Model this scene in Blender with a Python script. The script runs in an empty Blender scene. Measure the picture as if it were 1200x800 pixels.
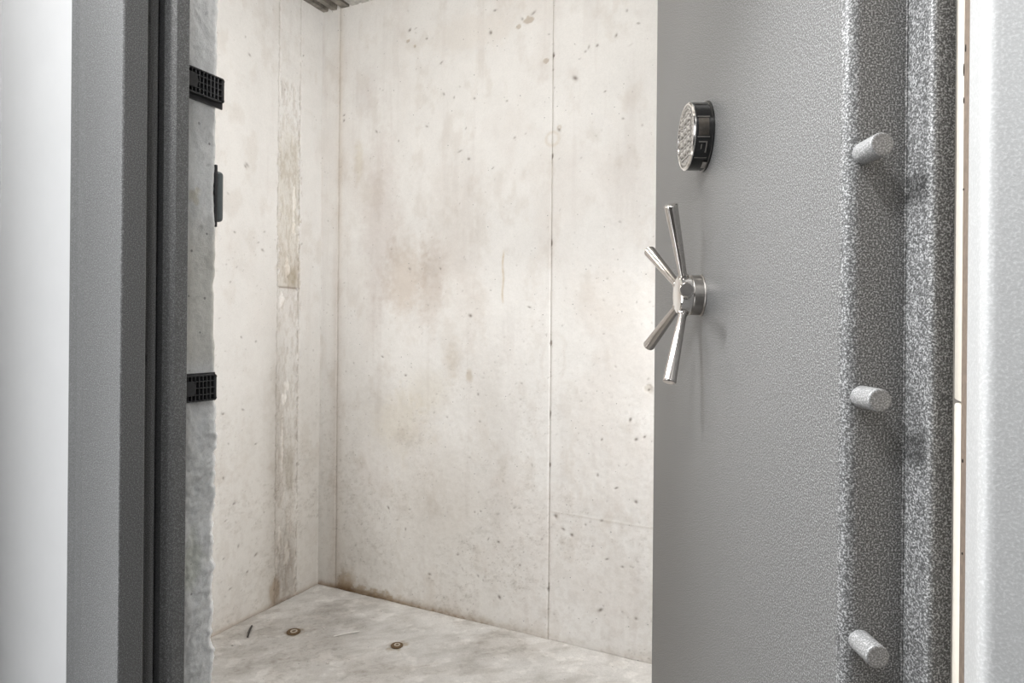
import bpy, bmesh, math, random
import numpy as np
from mathutils import Vector, Matrix

C = bpy.context.scene.collection
SC = bpy.context.scene

# ------------------------------------------------------------------ camera
EYE = 1.10
cam_d = bpy.data.cameras.new('camera')
cam = bpy.data.objects.new('camera', cam_d)
C.objects.link(cam)
cam_d.sensor_width = 36.0
cam_d.lens = 22.5
cam_d.shift_y = -0.0125
cam_d.clip_start = 0.02
cam.matrix_world = (Matrix.Translation((0, 0, EYE)) @ Matrix.Rotation(math.radians(26), 4, 'Z')
                    @ Matrix.Rotation(math.radians(90), 4, 'X') @ Matrix.Rotation(math.radians(0.5), 4, 'Z'))
SC.camera = cam

# ------------------------------------------------------------------ world, lights, exposure
w = bpy.data.worlds.new('world')
SC.world = w
w.use_nodes = True
w.node_tree.nodes['Background'].inputs[0].default_value = (0.9, 0.93, 1, 1)
w.node_tree.nodes['Background'].inputs[1].default_value = 0.3


def lamp(name, kind, loc, power, size=0.05, rot=(0, 0, 0), color=(1, 1, 1), size_y=None):
    d = bpy.data.lights.new(name, kind)
    d.energy = power
    d.color = color
    if kind == 'AREA':
        d.size = size
        if size_y:
            d.shape = 'RECTANGLE'
            d.size_y = size_y
    else:
        d.shadow_soft_size = size
    o = bpy.data.objects.new(name, d)
    o.location = loc
    o.rotation_euler = rot
    C.objects.link(o)
    return o


lamp('hall_downlight', 'POINT', (-0.34, -0.28, 2.40), 48, 0.045, color=(1, 0.985, 0.96))
lamp('hall_window', 'AREA', (-1.10, 0.06, 1.10), 9.5, 2.0, rot=(0, math.radians(-90), 0), color=(0.97, 0.985, 1), size_y=0.4)  # added fill from the left
lamp('hall_pendant', 'POINT', (0.70, -0.90, 2.00), 32, 0.25, color=(0.97, 0.985, 1))  # unseen fill added to brighten the concrete reveal and right jamb
lamp('hall_back_window', 'AREA', (-0.30, -1.60, 1.50), 2.0, 0.5, rot=(math.radians(90), 0, 0), color=(0.97, 0.985, 1))  # added low fill behind the camera for back wall and jamb
lamp('vault_bulb', 'POINT', (-0.72, 1.04, 2.30), 14, 0.015, color=(1, 0.985, 0.965))
lamp('vault_pendant', 'POINT', (-1.35, 0.90, 1.90), 3.5, 0.06, color=(1, 0.985, 0.97))  # added soft fill inside the vault, not a known lamp
lamp('vault_wall_tube', 'AREA', (-1.45, 0.73, 1.15), 5.0, 0.8, rot=(math.radians(90), 0, 0), color=(1, 0.99, 0.975), size_y=1.8)  # unseen panel put in to light the back wall evenly
lamp('vault_corner_tube', 'AREA', (0.30, 1.75, 1.00), 14, 0.5, rot=(0, math.radians(90), 0), color=(1, 0.99, 0.975), size_y=0.4)  # fill hidden behind the door, added for the vault walls


def spotlight(name, loc, aim, power, size, angle, color):
    o = lamp(name, 'SPOT', loc, power, size, color=color)
    o.data.spot_size = math.radians(angle)
    o.data.spot_blend = 1.0
    o.rotation_euler = (Vector(aim) - Vector(loc)).to_track_quat('-Z', 'Y').to_euler()


spotlight('vault_spotlight', (-1.78, 0.95, 2.10), (-0.1, 0.95, 1.5), 18, 0.10, 50, (1, 0.99, 0.98))  # invented spot that brightens the door's outer face
spotlight('hall_spotlight', (-1.05, 0.24, 2.30), (0.03, 0.72, 0.85), 260, 0.22, 54, (0.98, 0.99, 1))  # added spot that lifts the door's hinge side and rebate step

SC.view_settings.view_transform = 'Standard'
SC.view_settings.look = 'None'
SC.view_settings.gamma = 1
SC.view_settings.use_curve_mapping = False
SC.view_settings.exposure = 0.0

# ------------------------------------------------------------------ node helpers


def new_mat(name):
    m = bpy.data.materials.new(name)
    m.use_nodes = True
    nt = m.node_tree
    return m, nt, nt.nodes['Principled BSDF']


def nd(nt, kind, **kw):
    n = nt.nodes.new(kind)
    for k, v in kw.items():
        setattr(n, k, v)
    return n


def objco(nt, scale=(1, 1, 1)):
    tc = nd(nt, 'ShaderNodeTexCoord')
    mp = nd(nt, 'ShaderNodeMapping')
    mp.inputs['Scale'].default_value = scale
    nt.links.new(tc.outputs['Object'], mp.inputs['Vector'])
    return mp.outputs['Vector']


def noise(nt, vec, scale, detail=2, rough=0.5):
    n = nd(nt, 'ShaderNodeTexNoise')
    n.inputs['Scale'].default_value = scale
    n.inputs['Detail'].default_value = detail
    n.inputs['Roughness'].default_value = rough
    nt.links.new(vec, n.inputs['Vector'])
    return n.outputs['Fac']


def ramp(nt, fac, stops):
    r = nd(nt, 'ShaderNodeValToRGB')
    e = r.color_ramp.elements
    while len(e) < len(stops):
        e.new(0.5)
    for el, (p, c) in zip(e, stops):
        el.position = p
        el.color = (c[0], c[1], c[2], 1) if not isinstance(c, (int, float)) else (c, c, c, 1)
    nt.links.new(fac, r.inputs['Fac'])
    return r.outputs['Color']


def mul(nt, a, b, fac=1.0, mode='MULTIPLY'):
    m = nd(nt, 'ShaderNodeMix', data_type='RGBA', blend_type=mode)
    m.inputs['Factor'].default_value = fac
    for s, v in ((6, a), (7, b)):
        if isinstance(v, tuple):
            m.inputs[s].default_value = (*v, 1)
        else:
            nt.links.new(v, m.inputs[s])
    return m.outputs[2]


def bump(nt, bs, h, strength, dist, prev=None):
    b = nd(nt, 'ShaderNodeBump')
    b.inputs['Strength'].default_value = strength
    b.inputs['Distance'].default_value = dist
    nt.links.new(h, b.inputs['Height'])
    if prev is not None:
        nt.links.new(prev, b.inputs['Normal'])
    nt.links.new(b.outputs['Normal'], bs.inputs['Normal'])
    return b.outputs['Normal']


def powder_paint(name, base, metallic, rough, scale, fleck, bstr):
    """textured powder coat with metal flake"""
    m, nt, bs = new_mat(name)
    v = objco(nt)
    f1 = noise(nt, v, scale, 2, 0.6)
    f2 = noise(nt, v, scale * 0.45, 2, 0.6)
    c = ramp(nt, f1, [(0.34, tuple(x * (1 - fleck * 0.6) for x in base)), (0.50, tuple(x * (1 - fleck * 0.22) for x in base)),
                      (0.66, tuple(min(1, x * (1 + fleck * 1.7)) for x in base))])
    nt.links.new(c, bs.inputs['Base Color'])
    bs.inputs['Metallic'].default_value = metallic
    bs.inputs['Roughness'].default_value = rough
    n = bump(nt, bs, f2, bstr, 0.0012)
    bump(nt, bs, f1, bstr, 0.0008, n)
    return m


def flat_mat(name, base, metallic=0.0, rough=0.5, nscale=60, nvar=0.08, bstr=0.1, spec=None, bd=0.0005):
    m, nt, bs = new_mat(name)
    v = objco(nt)
    f = noise(nt, v, nscale, 4, 0.6)
    c = ramp(nt, f, [(0.3, tuple(x * (1 - nvar) for x in base)), (0.7, tuple(min(1, x * (1 + nvar)) for x in base))])
    nt.links.new(c, bs.inputs['Base Color'])
    bs.inputs['Metallic'].default_value = metallic
    bs.inputs['Roughness'].default_value = rough
    if spec is not None:
        bs.inputs['Specular IOR Level'].default_value = spec
    bump(nt, bs, f, bstr, bd)
    return m


def concrete_mat(name, base, fine=0.06, rough=0.85, bstr=0.25, attr=True, scale=1.0):
    m, nt, bs = new_mat(name)
    v = objco(nt)
    n1 = noise(nt, v, 9 * scale, 6, 0.65)
    n2 = noise(nt, v, 160 * scale, 4, 0.7)
    n3 = noise(nt, v, 480 * scale, 2, 0.6)
    c = ramp(nt, n1, [(0.25, tuple(x * (1 - fine) for x in base)), (0.75, tuple(x * (1 + fine) for x in base))])
    c = mul(nt, c, ramp(nt, n2, [(0.3, 1 - fine * 1.2), (0.6, 1.0)]))
    c = mul(nt, c, ramp(nt, n3, [(0.28, 1 - fine * 1.4), (0.5, 1.0)]))
    vo = nd(nt, 'ShaderNodeTexVoronoi')
    vo.inputs['Scale'].default_value = 62 * scale
    nt.links.new(v, vo.inputs['Vector'])
    gt = nd(nt, 'ShaderNodeSeparateColor')
    nt.links.new(vo.outputs['Color'], gt.inputs[0])
    th = nd(nt, 'ShaderNodeMath', operation='MULTIPLY_ADD')
    nt.links.new(gt.outputs[0], th.inputs[0])
    th.inputs[1].default_value = 0.40
    th.inputs[2].default_value = -0.285
    df = nd(nt, 'ShaderNodeMath', operation='SUBTRACT')
    nt.links.new(vo.outputs['Distance'], df.inputs[0])
    nt.links.new(th.outputs[0], df.inputs[1])
    c = mul(nt, c, ramp(nt, df.outputs[0], [(0.0, 0.50), (0.035, 1.0)]))
    if attr:
        a = nd(nt, 'ShaderNodeAttribute', attribute_name='tint')
        c = mul(nt, c, a.outputs['Color'])
    nt.links.new(c, bs.inputs['Base Color'])
    bs.inputs['Roughness'].default_value = rough
    bs.inputs['Specular IOR Level'].default_value = 0.25
    nn = bump(nt, bs, n2, bstr, 0.0015)
    bump(nt, bs, n3, bstr, 0.0008, nn)
    return m


M = {}
M['door_paint'] = powder_paint('hammered_grey_paint', (0.155, 0.1565, 0.157), 0.08, 0.40, 600, 1.05, 0.20)
M['bolt_paint'] = powder_paint('bolt_grey_paint', (0.25, 0.252, 0.253), 0.08, 0.42, 700, 0.5, 0.15)
M['frame_paint'] = powder_paint('grey_frame_paint', (0.155, 0.157, 0.157), 0.1, 0.42, 700, 0.50, 0.20)
M['jamb_paint'] = powder_paint('pale_frame_paint', (0.47, 0.475, 0.475), 0.1, 0.45, 520, 0.10, 0.15)  # frame paint lightened; light on the near jamb is put into its colour
M['wall_concrete'] = concrete_mat('cast_concrete', (0.80, 0.785, 0.765), 0.04)
M['reveal_concrete'] = concrete_mat('cut_concrete', (0.86, 0.87, 0.87), 0.08, 0.9, 0.6)
M['floor_concrete'] = concrete_mat('slab_concrete', (0.57, 0.555, 0.535), 0.11, 0.8, 0.35)
M['plain_concrete'] = concrete_mat('plain_concrete', (0.60, 0.58, 0.55), attr=False)
M['white'] = flat_mat('white_wall_paint', (0.68, 0.685, 0.69), 0, 0.6, 20, 0.015, 0.05)
M['hall_grey'] = flat_mat('grey_hall_paint', (0.07, 0.07, 0.072), 0, 0.7, 20, 0.03, 0.05)
M['hall_mid'] = flat_mat('mid_grey_hall_paint', (0.28, 0.28, 0.28), 0, 0.7, 20, 0.03, 0.05)
M['hall_floor'] = flat_mat('hall_floor_tile', (0.10, 0.095, 0.09), 0, 0.4, 12, 0.1, 0.05)
M['steel'] = flat_mat('brushed_steel', (0.56, 0.53, 0.505), 1, 0.11, 200, 0.05, 0.05)
M['chrome'] = flat_mat('polished_chrome', (0.80, 0.78, 0.76), 1, 0.07, 90, 0.02, 0.02)
M['dark_steel'] = flat_mat('satin_steel', (0.36, 0.34, 0.32), 1, 0.33, 200, 0.08, 0.1)
M['black_gloss'] = flat_mat('black_gloss_plastic', (0.012, 0.012, 0.012), 0, 0.12, 80, 0.1, 0.0)
M['black_plastic'] = flat_mat('black_plastic', (0.035, 0.035, 0.037), 0, 0.35, 200, 0.2, 0.1)
M['hatch'] = flat_mat('smoked_hatch_plastic', (0.075, 0.065, 0.055), 0.4, 0.2, 60, 0.5, 0.1)
M['key_grey'] = flat_mat('worn_grey_key', (0.40, 0.38, 0.355), 0.3, 0.4, 300, 0.3, 0.3)
M['seal_black'] = flat_mat('black_rubber', (0.012, 0.012, 0.013), 0, 0.7, 100, 0.1, 0.05)
M['wood'] = flat_mat('raw_brown_wood', (0.17, 0.13, 0.10), 0, 0.8, 150, 0.25, 0.3)
M['cream'] = flat_mat('cream_foam', (0.60, 0.56, 0.49), 0, 0.8, 150, 0.05, 0.2)
M['nail_dark'] = flat_mat('dark_iron', (0.02, 0.016, 0.014), 0.5, 0.6)
M['box_grey'] = flat_mat('grey_box_enamel', (0.13, 0.15, 0.155), 0.3, 0.45, 100, 0.05, 0.1)
M['galv'] = flat_mat('stained_galvanised_steel', (0.27, 0.25, 0.22), 0.55, 0.5, 22, 0.55, 0.2)  # darker, more mottled galvanised tone for the sheet by the left wall
M['rust'] = flat_mat('rusty_iron', (0.13, 0.085, 0.045), 0.3, 0.8, 260, 0.5, 0.6)
M['pale_iron'] = flat_mat('pale_worn_iron', (0.48, 0.43, 0.36), 0.3, 0.6, 260, 0.2, 0.3)
M['twig'] = flat_mat('weathered_wire', (0.62, 0.60, 0.57), 0.2, 0.6, 100, 0.1)
M['dark_chip'] = flat_mat('dark_splinter', (0.06, 0.055, 0.05), 0, 0.8, 100, 0.2)
M['grit'] = flat_mat('pale_grit', (0.60, 0.57, 0.54), 0, 0.9, 100, 0.2)

# ------------------------------------------------------------------ object helpers


def tag(o, label=None, cat=None, group=None, kind=None):
    if label: o['label'] = label
    if cat: o['category'] = cat
    if group: o['group'] = group
    if kind: o['kind'] = kind
    elif cat: o['kind'] = 'thing'
    return o


def link(name, me, mat, parent=None, smooth=True, angle=35):
    if mat is not None and not me.materials:
        me.materials.append(mat)
    o = bpy.data.objects.new(name, me)
    C.objects.link(o)
    if parent is not None:
        o.parent = parent
    if smooth:
        bm = bmesh.new()
        bm.from_mesh(me)
        lim = math.radians(angle)
        for f in bm.faces: f.smooth = True
        for e in bm.edges:
            if len(e.link_faces) == 2:
                e.smooth = e.calc_face_angle(0) < lim
        bm.to_mesh(me)
        bm.free()
    return o


def from_bm(name, bm, mat, parent=None, smooth=True, angle=35):
    bmesh.ops.recalc_face_normals(bm, faces=bm.faces)
    me = bpy.data.meshes.new(name)
    bm.to_mesh(me)
    bm.free()
    return link(name, me, mat, parent, smooth, angle)


def empty(name, loc, rz=0):
    o = bpy.data.objects.new(name, None)
    o.empty_display_size = 0.1
    C.objects.link(o)
    o.location = loc
    o.rotation_euler = (0, 0, rz)
    return o


def box(bm, lo, hi, bev=0.0, seg=2):
    r = bmesh.ops.create_cube(bm, size=1)
    vs = r['verts']
    for v in vs:
        v.co = Vector([lo[i] + (v.co[i] + 0.5) * (hi[i] - lo[i]) for i in range(3)])
    if bev:
        es = list({e for v in vs for e in v.link_edges})
        bmesh.ops.bevel(bm, geom=es, offset=bev, segments=seg, profile=0.5, affect='EDGES')


def fillet(pts, radii, seg=5):
    out = []
    n = len(pts)
    for i in range(n):
        r = radii[i]
        p = Vector(pts[i]); a = Vector(pts[i - 1]); b = Vector(pts[(i + 1) % n])
        if r <= 0:
            out.append(tuple(p)); continue
        da = (a - p).normalized(); db = (b - p).normalized()
        half = da.angle(db) / 2
        t = r / math.tan(half)
        t = min(t, (a - p).length * 0.48, (b - p).length * 0.48)
        p1 = p + da * t; p2 = p + db * t
        for k in range(seg + 1):
            f = k / seg
            out.append(tuple((1 - f) ** 2 * p1 + 2 * f * (1 - f) * p + f * f * p2))
    return out


def extrude_z(pts, z0, z1, bm=None):
    bm = bm or bmesh.new()
    lo = [bm.verts.new((x, y, z0)) for x, y in pts]
    hi = [bm.verts.new((x, y, z1)) for x, y in pts]
    n = len(pts)
    for i in range(n):
        bm.faces.new((lo[i], lo[(i + 1) % n], hi[(i + 1) % n], hi[i]))
    bm.faces.new(hi)
    bm.faces.new(lo[::-1])
    return bm


def lathe(bm, prof, mat4, seg=40, cap=True):
    """profile [(r, h)] round local Z, placed by mat4"""
    rings = []
    for r, h in prof:
        if r <= 1e-6:
            rings.append([bm.verts.new(mat4 @ Vector((0, 0, h)))])
        else:
            rings.append([bm.verts.new(mat4 @ Vector((r * math.cos(2 * math.pi * k / seg),
                                                      r * math.sin(2 * math.pi * k / seg), h))) for k in range(seg)])
    for a, b in zip(rings, rings[1:]):
        for k in range(seg):
            q = (k + 1) % seg
            if len(a) == 1 and len(b) == 1: continue
            if len(a) == 1: bm.faces.new((a[0], b[k], b[q]))
            elif len(b) == 1: bm.faces.new((a[k], a[q], b[0]))
            else: bm.faces.new((a[k], a[q], b[q], b[k]))
    if cap:
        if len(rings[0]) > 1: bm.faces.new(rings[0][::-1])
        if len(rings[-1]) > 1: bm.faces.new(rings[-1])


def axis_mat(loc, direction):
    q = Vector((0, 0, 1)).rotation_difference(Vector(direction).normalized())
    return Matrix.Translation(loc) @ q.to_matrix().to_4x4()


def struct(name, bm, mat, parent=None, smooth=False):
    o = from_bm(name, bm, mat, parent, smooth)
    if parent is None:
        o['kind'] = 'structure'
    return o

# ------------------------------------------------------------------ noise on arrays


class Noise:
    def __init__(self, seed):
        self.g = np.random.RandomState(seed).rand(256, 256).astype(np.float32)

    def at(self, x, y):
        xi = np.floor(x).astype(int); yi = np.floor(y).astype(int)
        fx = x - xi; fy = y - yi
        fx = fx * fx * (3 - 2 * fx); fy = fy * fy * (3 - 2 * fy)
        g = self.g
        x0 = xi & 255; x1 = (xi + 1) & 255; y0 = yi & 255; y1 = (yi + 1) & 255
        return (g[x0, y0] * (1 - fx) + g[x1, y0] * fx) * (1 - fy) + (g[x0, y1] * (1 - fx) + g[x1, y1] * fx) * fy

    def fbm(self, U, V, su, sv=None, octaves=5, rough=0.55):
        sv = sv or su
        t = 0; a = 1; n = 0
        for k in range(octaves):
            t = t + a * self.at(U * su * 2 ** k + 17.3 * k, V * sv * 2 ** k + 9.1 * k)
            n += a; a *= rough
        return t / n


def sstep(a, b, x):
    t = np.clip((x - a) / (b - a), 0, 1)
    return t * t * (3 - 2 * t)


def grid_surface(name, origin, ud, vd, nrm, u0, u1, v0, v1, res, fn, mat, parent=None, skirt=0.012, warp=None, res_v=None):
    """dense relief surface: fn(U,V) -> (height, tint[...,3]); the border folds back so the piece has thickness"""
    nu = max(2, int(round((u1 - u0) / res)) + 1)
    nv = max(2, int(round((v1 - v0) / (res_v or res))) + 1)
    us = np.linspace(u0, u1, nu); vs = np.linspace(v0, v1, nv)
    us = np.concatenate(([u0], us, [u1])); vs = np.concatenate(([v0], vs, [v1]))
    U, V = np.meshgrid(us, vs, indexing='ij')
    H, T = fn(U, V)
    H = np.array(H, dtype=np.float64) + 0 * U
    Uw = U + (warp(U, V) if warp else 0)
    H[0, :] = H[-1, :] = -skirt
    H[:, 0] = H[:, -1] = -skirt
    o = np.array(origin); ud = np.array(ud); vd = np.array(vd); nn = np.array(nrm)
    P = o + Uw[..., None] * ud + V[..., None] * vd + H[..., None] * nn
    a, b = U.shape
    idx = np.arange(a * b).reshape(a, b)
    q = np.stack((idx[:-1, :-1], idx[1:, :-1], idx[1:, 1:], idx[:-1, 1:]), -1).reshape(-1, 4)
    if np.dot(np.cross(ud, vd), nn) < 0:
        q = q[:, ::-1]
    me = bpy.data.meshes.new(name)
    me.vertices.add(a * b)
    me.vertices.foreach_set('co', P.astype(np.float32).ravel())
    me.loops.add(q.size)
    me.loops.foreach_set('vertex_index', q.astype(np.int32).ravel())
    me.polygons.add(len(q))
    me.polygons.foreach_set('loop_start', np.arange(0, q.size, 4, dtype=np.int32))
    me.update(calc_edges=True)
    me.polygons.foreach_set('use_smooth', np.ones(len(q), dtype=bool))
    at = me.attributes.new('tint', 'FLOAT_COLOR', 'POINT')
    rgba = np.ones((a * b, 4), dtype=np.float32)
    rgba[:, :3] = np.clip(T.reshape(-1, 3), 0, 1.6)
    at.data.foreach_set('color', rgba.ravel())
    me.validate()
    return link(name, me, mat, parent, smooth=False)


WHITE = np.array([1.0, 1.0, 1.0])


def stain(T, mask, colour, amount):
    k = (np.clip(mask, 0, 1) * amount)[..., None]
    return T * (1 - k) + T * np.array(colour) * k


def blob(U, V, u, v, ru, rv, nz=None, soft=0.5):
    d = np.sqrt(((U - u) / ru) ** 2 + ((V - v) / rv) ** 2)
    if nz is not None:
        d = d + (nz - 0.5) * 1.6
    return 1 - sstep(1 - soft, 1 + soft * 0.4, d)


NA, NB, NC = Noise(3), Noise(11), Noise(29)


def pit_layer(U, V, pits, seed, n_rand, rng_u, rng_v, size=(0.0015, 0.0045), bias=None):
    """sparse air holes: only the cells round each hole are touched"""
    Hh = np.zeros(U.shape); D = np.zeros(U.shape)
    us = U[:, 0]; vs = V[0, :]
    rd = random.Random(seed)
    allp = [(u, v, rd.uniform(0.003, 0.0048), rd.uniform(0.65, 1.0)) for u, v in pits]
    for _ in range(n_rand):
        v = rd.uniform(*rng_v)
        if bias and rd.random() > bias(v): continue
        allp.append((rd.uniform(*rng_u), v, rd.uniform(*size) * rd.uniform(0.6, 1), rd.uniform(0.12, 0.6)))
    for u, v, r, s in allp:
        ru = r * rd.uniform(0.7, 1.6); rv = r * rd.uniform(0.7, 1.6); sh = rd.uniform(-0.9, 0.9)
        i0, i1 = np.searchsorted(us, [u - 3.5 * ru, u + 3.5 * ru]); j0, j1 = np.searchsorted(vs, [v - 3.5 * rv, v + 3.5 * rv])
        if i1 <= i0 or j1 <= j0: continue
        du = (U[i0:i1, j0:j1] - u) / ru; dv = (V[i0:i1, j0:j1] - v) / rv
        m = np.exp(-((du + sh * dv) ** 2 + dv ** 2))
        Hh[i0:i1, j0:j1] -= m * r * 0.9 * s
        D[i0:i1, j0:j1] = np.maximum(D[i0:i1, j0:j1], m * s)
    return Hh, D


def concrete_base(U, V, seed_shift=0.0):
    """relief and broad mottling shared by all cast faces"""
    n1 = NA.fbm(U + seed_shift, V, 3.2, 2.4, 6, 0.6)
    n2 = NB.fbm(U + seed_shift, V, 14, 9, 5, 0.62)
    n3 = NC.fbm(U + seed_shift, V, 60, 60, 3, 0.6)
    streak = NB.fbm(U + 5 + seed_shift, V, 26, 1.8, 5, 0.6)
    scuff = NC.fbm(U * 1.0 + V * 0.6 + seed_shift, V - U * 0.3, 34, 70, 4, 0.65)
    H = (n1 - 0.5) * 0.004 + (n2 - 0.5) * 0.0022 + (n3 - 0.5) * 0.0009
    T = np.ones(U.shape + (3,))
    T = stain(T, sstep(0.48, 0.72, n1), (0.90, 0.87, 0.85), 0.55)
    T = stain(T, sstep(0.52, 0.75, n2), (0.88, 0.855, 0.83), 0.6)
    T = stain(T, sstep(0.56, 0.72, streak), (0.915, 0.90, 0.895), 0.4)
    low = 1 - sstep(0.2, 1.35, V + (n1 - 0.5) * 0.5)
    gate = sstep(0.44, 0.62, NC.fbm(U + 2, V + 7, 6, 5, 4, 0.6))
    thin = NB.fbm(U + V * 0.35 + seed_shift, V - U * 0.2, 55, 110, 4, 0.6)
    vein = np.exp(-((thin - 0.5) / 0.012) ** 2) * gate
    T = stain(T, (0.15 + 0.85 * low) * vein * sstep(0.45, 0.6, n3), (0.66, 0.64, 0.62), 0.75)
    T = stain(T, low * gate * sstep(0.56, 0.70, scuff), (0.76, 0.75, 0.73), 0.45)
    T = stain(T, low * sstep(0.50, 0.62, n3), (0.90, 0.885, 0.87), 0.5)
    H = H - (0.15 + 0.85 * low) * vein * 0.0006
    return H, T, n1, n2, n3, low

# ------------------------------------------------------------------ the vault room
X_L, Y_B, CEIL = -1.939, 2.103, 2.439
X_R = 0.62
Y_IN = 0.709                     # vault side of the front wall

PITS_B = [(0.119, 1.968), (0.119, 1.99), (0.449, 2.283), (0.478, 2.284), (0.53, 2.234), (0.988, 2.239), (0.944, 2.226), (0.831, 2.281), (1.049, 2.15), (1.069, 2.07), (1.187, 2.064), (1.199, 2.077), (1.334, 2.175), (1.373, 2.124), (1.323, 1.812), (1.15, 1.978), (1.259, 1.914), (1.297, 2.099), (1.23, 2.077), (0.814, 2.202), (1.091, 1.804), (0.611, 2.004), (0.657, 1.984), (0.534, 1.889), (0.711, 1.859), (0.598, 2.128), (0.747, 1.967), (0.884, 1.937), (0.917, 1.798), (0.686, 1.775), (0.724, 1.741), (0.4, 1.848), (0.289, 1.9), (0.459, 1.333), (0.603, 1.329), (0.981, 1.178), (0.737, 1.147), (1.418, 0.901), (1.376, 0.733), (1.405, 0.744), (1.356, 0.797), (1.258, 0.723), (0.773, 0.852), (0.329, 0.981), (0.443, 0.91), (0.69, 0.237), (0.78, 0.172), (0.802, 0.16), (0.87, 0.109), (0.631, 0.063), (0.564, 0.14), (0.822, 0.316), (0.865, 0.313), (0.763, 0.409), (0.789, 0.416), (0.953, 0.242), (1.244, 0.599), (1.31, 0.563), (1.378, 0.525), (1.228, 0.354), (1.28, 0.318), (1.334, 0.301), (1.257, 0.139), (1.382, 0.136), (1.12, 0.397), (1.202, 0.424), (1.26, 0.446), (1.152, 0.381), (1.091, 0.438), (1.064, 0.176), (0.469, 0.38), (0.365, 0.373), (0.449, 0.299)]
PITS_L = [(0.11, 2.219), (0.384, 2.116), (0.404, 2.175), (0.391, 1.703), (0.399, 1.695), (0.315, 1.393), (0.446, 1.444), (0.336, 1.42), (0.463, 1.261), (0.412, 1.06), (0.344, 1.043), (0.488, 0.784), (0.401, 0.79), (0.464, 0.673), (0.485, 0.553), (0.34, 0.653), (0.436, 0.449), (0.296, 0.382), (0.415, 0.286), (0.482, 0.261), (0.335, 0.23), (0.452, 0.142), (0.375, 0.178), (0.473, 0.396)]

# structure slabs behind the panels
bm = bmesh.new(); box(bm, (X_L - 0.2, Y_B + 0.012, -0.1), (X_R + 0.2, Y_B + 0.2, 2.75))
wall_back = struct('wall_back', bm, M['plain_concrete'])
bm = bmesh.new(); box(bm, (X_L - 0.2, 0.54, -0.1), (X_L - 0.012, Y_B + 0.012, 2.75))
wall_left = struct('wall_left', bm, M['plain_concrete'])
bm = bmesh.new(); box(bm, (X_R, 0.54, -0.1), (X_R + 0.2, Y_B + 0.012, 2.75))
struct('wall_right', bm, M['plain_concrete'])


def joint_edges(U, V, edges, seed=0.0):
    """form joints: ragged drop and dirt along the given vertical edges"""
    H = 0; D = 0
    for ue, wd, dirt in edges:
        rag = NC.fbm(U * 0 + ue * 7 + seed, V, 1, 45, 4, 0.7)
        d = np.abs(U - ue)
        H = H - 0.0028 * np.exp(-(d / (wd * (0.5 + rag))) ** 2)
        D = np.maximum(D, dirt * np.exp(-(d / (wd * (0.25 + 1.3 * rag ** 2))) ** 2) * (0.35 + rag * 0.9))
    return H, D


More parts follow.
